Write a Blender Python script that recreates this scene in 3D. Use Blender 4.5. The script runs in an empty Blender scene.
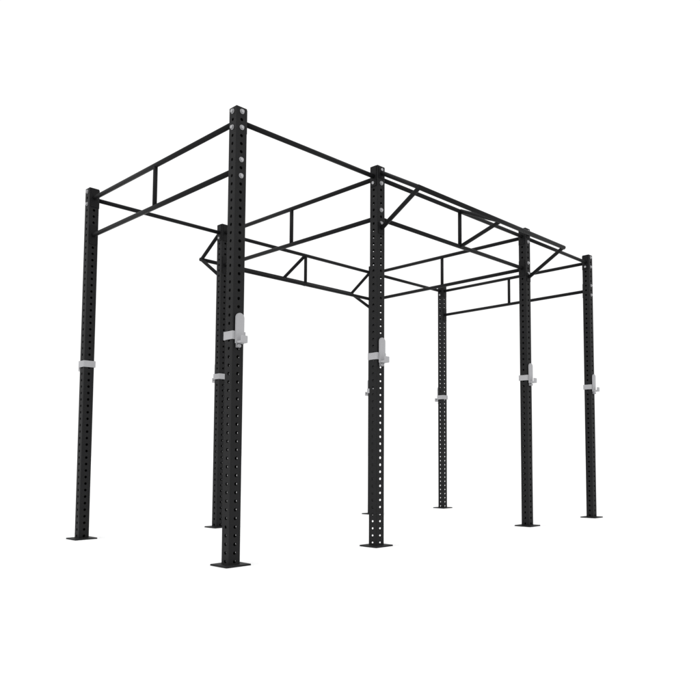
import bpy, bmesh, math
from mathutils import Vector, Matrix
sc=bpy.context.scene; col=sc.collection
H=2.75; W=1.994; B1=1.2075; B2=1.9503
XS=[0,B1,B1+B2,2*B1+B2]
S=0.078; HS=S/2
F,CX,CY=719.19,410.87,405.36
CAM=Vector((-2.4569,-3.6356,0.644)); YAW,PIT=0.7339,0.069

# ---------------- materials
def mat(name,base,rough=.5,metal=0,spec=.5,bump=0,scale=300,var=0):
    m=bpy.data.materials.new(name); m.use_nodes=True; n=m.node_tree.nodes; l=m.node_tree.links
    b=n['Principled BSDF']; b.inputs['Base Color'].default_value=(*base,1)
    b.inputs['Roughness'].default_value=rough; b.inputs['Metallic'].default_value=metal
    b.inputs['Specular IOR Level'].default_value=spec
    tc=n.new('ShaderNodeTexCoord'); nz=n.new('ShaderNodeTexNoise'); nz.inputs['Scale'].default_value=scale
    nz.inputs['Detail'].default_value=4
    l.new(tc.outputs['Object'],nz.inputs['Vector'])
    if bump:
        bp=n.new('ShaderNodeBump'); bp.inputs['Strength'].default_value=bump; bp.inputs['Distance'].default_value=.0006
        l.new(nz.outputs['Fac'],bp.inputs['Height']); l.new(bp.outputs['Normal'],b.inputs['Normal'])
    if var:
        n2=n.new('ShaderNodeTexNoise'); n2.inputs['Scale'].default_value=6; l.new(tc.outputs['Object'],n2.inputs['Vector'])
        r=n.new('ShaderNodeValToRGB'); r.color_ramp.elements[0].position=.3; r.color_ramp.elements[1].position=.7
        r.color_ramp.elements[0].color=(*[c*(1-var) for c in base],1); r.color_ramp.elements[1].color=(*[c*(1+var) for c in base],1)
        l.new(n2.outputs['Fac'],r.inputs['Fac']); l.new(r.outputs['Color'],b.inputs['Base Color'])
    return m
M_black=mat('black_powder_coat',(.0095,.0095,.010),.6,0,.16,.5,500,.15)
M_bar=mat('black_bar_coat',(.0065,.0065,.007),.55,0,.13,.4,500,.12)
M_bolt=mat('zinc_bolt',(.36,.36,.37),.4,.3,.5,0)
M_hook=mat('light_grey_plastic',(.36,.36,.37),.5,0,.3,.2,300,.05)
M_steel=mat('brushed_steel',(.3,.3,.31),.35,.6,.5,0)
M_floor=mat('white_studio_floor',(.93,.93,.93),.9,0,0,0,5)

def new(name,bm,m,parent=None,smooth=False):
    me=bpy.data.meshes.new(name); bm.normal_update(); bm.to_mesh(me); bm.free()
    me.materials.append(m)
    if smooth:
        for p in me.polygons: p.use_smooth=True
    o=bpy.data.objects.new(name,me); col.objects.link(o)
    if parent: o.parent=parent
    return o
def box(bm,c,s,bev=.0015,rot=None):
    t=bmesh.new(); bmesh.ops.create_cube(t,size=1)
    bmesh.ops.scale(t,vec=s,verts=t.verts)
    if bev: bmesh.ops.bevel(t,geom=t.edges[:],offset=bev,segments=2,affect='EDGES',profile=.5)
    if rot: bmesh.ops.transform(t,matrix=rot,verts=t.verts)
    bmesh.ops.translate(t,vec=c,verts=t.verts)
    me=bpy.data.meshes.new('t'); t.to_mesh(me); t.free(); bm.from_mesh(me); bpy.data.meshes.remove(me)
def cyl(bm,a,b,r,seg=20,bev=0):
    a=Vector(a); b=Vector(b); d=b-a
    t=bmesh.new(); bmesh.ops.create_cone(t,cap_ends=True,segments=seg,radius1=r,radius2=r,depth=d.length)
    if bev: bmesh.ops.bevel(t,geom=[e for e in t.edges if abs(e.verts[0].co.z-e.verts[1].co.z)<1e-6],offset=bev,segments=2,affect='EDGES')
    for f in t.faces: f.smooth = abs(f.normal.z)<.5
    bmesh.ops.transform(t,matrix=Matrix.Translation((a+b)/2)@d.to_track_quat('Z','Y').to_matrix().to_4x4(),verts=t.verts)
    me=bpy.data.meshes.new('t'); t.to_mesh(me); t.free(); bm.from_mesh(me); bpy.data.meshes.remove(me)
def tube(bm,pts,r,seg=16,bend=.05):
    P=[Vector(p) for p in pts]; path=[P[0]]
    for i in range(1,len(P)-1):
        d1=(P[i-1]-P[i]).normalized(); d2=(P[i+1]-P[i]).normalized()
        a=P[i]+d1*bend; c=P[i]+d2*bend
        for k in range(7):
            t=k/6; path.append(a*(1-t)**2+P[i]*2*t*(1-t)+c*t*t)
    path.append(P[-1]); rings=[]
    up=None
    for i,p in enumerate(path):
        d=(path[min(i+1,len(path)-1)]-path[max(i-1,0)]).normalized()
        if up is None: up=d.orthogonal().normalized()
        up=(up-d*up.dot(d)).normalized(); s=d.cross(up)
        rings.append([bm.verts.new(p+(up*math.cos(2*math.pi*k/seg)+s*math.sin(2*math.pi*k/seg))*r) for k in range(seg)])
    for a,b in zip(rings,rings[1:]):
        for k in range(seg):
            f=bm.faces.new((a[k],a[(k+1)%seg],b[(k+1)%seg],b[k])); f.smooth=True
    bm.faces.new(rings[0][::-1]); bm.faces.new(rings[-1])

# ---------------- upright with real punched holes
def post_mesh():
    bm=bmesh.new(); c=.005; w=HS-c; pitch=.05; n=55; r=.0100; dep=.004
    cor=math.atan2(pitch/2,w)
    angs=sorted(set([2*math.pi*k/16 for k in range(16)]+[cor,math.pi-cor,math.pi+cor,2*math.pi-cor]))
    outer=[]
    for a in angs:
        ca,sa=math.cos(a),math.sin(a); t=min(w/abs(ca) if abs(ca)>1e-9 else 1e9,(pitch/2)/abs(sa) if abs(sa)>1e-9 else 1e9)
        outer.append((ca*t,sa*t))
    N=len(angs)
    for side in range(4):
        Rm=Matrix.Rotation(side*math.pi/2,3,'Z')
        def V(u,z,d=0): return bm.verts.new(Rm@Vector((u,-HS+d,z)))
        for i in range(n):
            zc=i*pitch+pitch/2
            o=[V(u,zc+v) for u,v in outer]
            a=[V(math.cos(t)*(r+.001),zc+math.sin(t)*(r+.001)) for t in angs]
            b=[V(math.cos(t)*r,zc+math.sin(t)*r,.001) for t in angs]
            d=[V(math.cos(t)*r,zc+math.sin(t)*r,dep) for t in angs]
            e=[V(u*.97,zc+v,dep) for u,v in outer]
            for k in range(N):
                j=(k+1)%N
                for p,q in ((o,a),(a,b),(b,d),(d,e)):
                    bm.faces.new((p[k],p[j],q[j],q[k]))
        ks=5; ring=[]
        for k in range(ks+1):
            t=-math.pi/2+ (math.pi/2)*k/ks
            ring.append((w+math.cos(t)*c,-w+math.sin(t)*c))
        for (x0,y0),(x1,y1) in zip(ring,ring[1:]):
            vs=[bm.verts.new(Rm@Vector(p)) for p in ((x0,y0,0),(x1,y1,0),(x1,y1,n*pitch),(x0,y0,n*pitch))]
            f=bm.faces.new(vs); f.smooth=True
    bmesh.ops.remove_doubles(bm,verts=bm.verts,dist=1e-5)
    box(bm,(0,0,H-.002),(S-.002,S-.002,.012),.003)
    return bm

rig=bpy.data.objects.new('pull_up_rig',None); col.objects.link(rig)
rig.location=(XS[3]/2,W/2,0)
rig["label"]="matte black steel pull-up rig with eight perforated uprights"
rig["category"]="pull-up rig"
off=Vector((-XS[3]/2,-W/2,0))
def part(name,bm,m,parent=rig,loc=(0,0,0)):
    o=new(name,bm,m,parent); o.location=Vector(loc)+(off if parent is rig else Vector()); return o

pm=part('upright_post',post_mesh(),M_black)
bm=bmesh.new(); box(bm,(0,0,.005),(.168,.168,.010),.002)
bp=part('base_plate',bm,M_black,pm)
bm=bmesh.new(); cyl(bm,(0,0,0),(0,0,.004),.0155,20,.001); cyl(bm,(0,0,.004),(0,0,.0125),.0115,6,.001)
bolt=part('bolt',bm,M_bolt,pm)
ZU,ZL=H-.075,H-.375
used=[False]
def bolts(parent,lst):
    for (ax,s,u,z) in lst:
        if used[0]:
            o=bolt.copy(); col.objects.link(o)
        else: o=bolt; used[0]=True
        o.parent=parent
        if ax=='x': o.location=(s*HS,u,z); o.rotation_euler=(0,s*math.pi/2,0)
        else: o.location=(u,s*HS,z); o.rotation_euler=(-s*math.pi/2,0,0)
for row in (0,1):
    for i in range(4):
        if row==0 and i==0: p,b=pm,bp
        else:
            p=pm.copy(); b=bp.copy(); col.objects.link(p); col.objects.link(b); b.parent=p; p.parent=rig
        p.location=Vector((XS[i],row*W,0))+off
        out=-1 if row==0 else 1
        L=[('y',out,0,H-.025),('y',out,0,H-.125),('y',out,0,H-.325),('y',out,0,H-.425)]
        if i in (0,3): L+=[('x',-1 if i==0 else 1,0,H-.025),('x',-1 if i==0 else 1,0,H-.125)]
        if i in (1,3): L+=[('x',-1,0,H-.125)]
        bolts(p,L)

# ---------------- beams
R=.0165
PT=.006
def endplate(bm,x,y,z,axis,s,h=.15):
    if axis=='x': box(bm,(x+s*(HS+PT/2+.0005),y,z),(PT,.06,h),.0012)
    else: box(bm,(x,y+s*(HS+PT/2+.0005),z),(.06,PT,h),.0012)
for i in range(4):
    bm=bmesh.new(); x=XS[i]
    for z in (ZU,ZL):
        cyl(bm,(x,HS+PT,z),(x,W-HS-PT,z),R)
        endplate(bm,x,0,z,'y',1); endplate(bm,x,W,z,'y',-1)
    cyl(bm,(x,W/2,ZL),(x,W/2,ZU),.0155)
    part('ladder_crossbeam',bm,M_bar)
for row in (0,1):
    y=row*W; out=-1 if row==0 else 1
    for i in (0,2):
        bm=bmesh.new()
        cyl(bm,(XS[i]+HS+PT,y,ZU),(XS[i+1]-HS-PT,y,ZU),R)
        endplate(bm,XS[i],y,ZU,'x',1); endplate(bm,XS[i+1],y,ZU,'x',-1)
        part('pull_up_bar',bm,M_bar)
    bm=bmesh.new(); xm=(XS[1]+XS[2])/2
    for z in (ZU,ZL):
        cyl(bm,(XS[1]+HS+PT,y,z),(XS[2]-HS-PT,y,z),R)
        endplate(bm,XS[1],y,z,'x',1); endplate(bm,XS[2],y,z,'x',-1)
    cyl(bm,(xm,y,ZL),(xm,y,ZU),.0155)
    part('ladder_side_beam',bm,M_bar)
    D=.41 if row==0 else .36; zv=H-.25
    bm=bmesh.new()
    cyl(bm,(XS[1]-.016,y+out*D,zv),(XS[2]+.016,y+out*D,zv),.0175,20,.003)
    part('outboard_pull_up_bar',bm,M_bar)
    for xx,y0 in ((XS[1],HS+.008),(xm,R*.6),(XS[2],HS+.008)):
        bm=bmesh.new()
        zt,zb=(H-.05,H-.46) if xx!=xm else (ZU,ZL)
        tube(bm,[(xx,y+out*y0,zt),(xx,y+out*(D),zv),(xx,y+out*y0,zb)],.016,bend=.02)
        if xx!=xm: 
            for z in (zt,zb): box(bm,(xx,y+out*(HS+.0035),z),(.06,.006,.08),.0012)
        part('triangular_bracket',bm,M_bar)

# ---------------- j hooks (top level)
def make_hook():
    e=bpy.data.objects.new('j_hook',None); col.objects.link(e)
    g=.0015
    bm=bmesh.new(); h=.05; t=.006
    for s in (-1,1):
        box(bm,(0,s*(HS+g+t/2),0),(S+2*g+2*t,t,h),.002)
        box(bm,(s*(HS+g+t/2),0,0),(t-.0005,S+2*g+.001,h-.0006),.0015)
    new('strap',bm,M_hook,e)
    bm=bmesh.new(); w=.029; y0=-HS-g-t-.0005; pts=[(-w,-.05),(w,-.05)]
    for k in range(13):
        a=math.pi*k/12; pts.append((w*math.cos(a),.105+w*math.sin(a)))
    f=bm.faces.new([bm.verts.new((x,y0,z)) for x,z in pts])
    ex=bmesh.ops.extrude_face_region(bm,geom=[f]); bmesh.ops.translate(bm,vec=(0,-.012,0),verts=[v for v in ex['geom'] if isinstance(v,bmesh.types.BMVert)])
    bmesh.ops.recalc_face_normals(bm,faces=bm.faces); bmesh.ops.bevel(bm,geom=bm.edges[:],offset=.002,segments=2,affect='EDGES')
    new('backing_plate',bm,M_hook,e)
    bm=bmesh.new(); y1=y0-.012
    box(bm,(0,y1-.022,-.042),(.044,.046,.014),.003)
    box(bm,(0,y1-.041,-.027),(.044,.011,.042),.004)
    new('cradle',bm,M_hook,e)
    bm=bmesh.new(); cyl(bm,(-.012,y0-.001,-.066),(-.012,y0-.03,-.066),.010,20,.002)
    box(bm,(-.012,y0-.006,-.058),(.026,.008,.034),.002)
    new('locking_pin',bm,M_steel,e)
    return e
h0=make_hook(); kids=list(h0.children); k=0
for row in (0,1):
    for i in range(4):
        if k==0: e=h0
        else:
            e=h0.copy(); col.objects.link(e)
            for c in kids:
                q=c.copy(); col.objects.link(q); q.parent=e
        k+=1
        e.location=(XS[i],row*W,1.352); e.rotation_euler=(0,0,math.pi*row)
        e["label"]="light grey j-hook bar holder strapped around a black upright"
        e["category"]="j-hook"; e["group"]="j-hooks on the rig uprights"

# ---------------- floor
bm=bmesh.new(); bmesh.ops.create_grid(bm,x_segments=2,y_segments=2,size=400)
fl=new('ground',bm,M_floor); fl["kind"]="structure"

# ---------------- light
w=bpy.data.worlds.new('World'); sc.world=w; w.use_nodes=True
w.node_tree.nodes['Background'].inputs[0].default_value=(1,1,1,1); w.node_tree.nodes['Background'].inputs[1].default_value=1.03
sun=bpy.data.lights.new('Sun','SUN'); sun.energy=.9; sun.angle=math.radians(60)
so=bpy.data.objects.new('Sun',sun); col.objects.link(so)
so.rotation_euler=Vector((-.65,-.15,1)).to_track_quat('Z','Y').to_euler()

# ---------------- camera
cd=bpy.data.cameras.new('Camera'); co=bpy.data.objects.new('Camera',cd); col.objects.link(co)
cd.sensor_width=36; cd.lens=F*36/700; cd.shift_x=-(CX-350)/700; cd.shift_y=(CY-350)/700; cd.clip_end=2000
fw=Vector((math.cos(YAW)*math.cos(PIT),math.sin(YAW)*math.cos(PIT),math.sin(PIT)))
co.location=CAM; co.rotation_euler=fw.to_track_quat('-Z','Y').to_euler()
sc.camera=co
sc.view_settings.view_transform='Standard'; sc.view_settings.look='None'; sc.view_settings.exposure=0
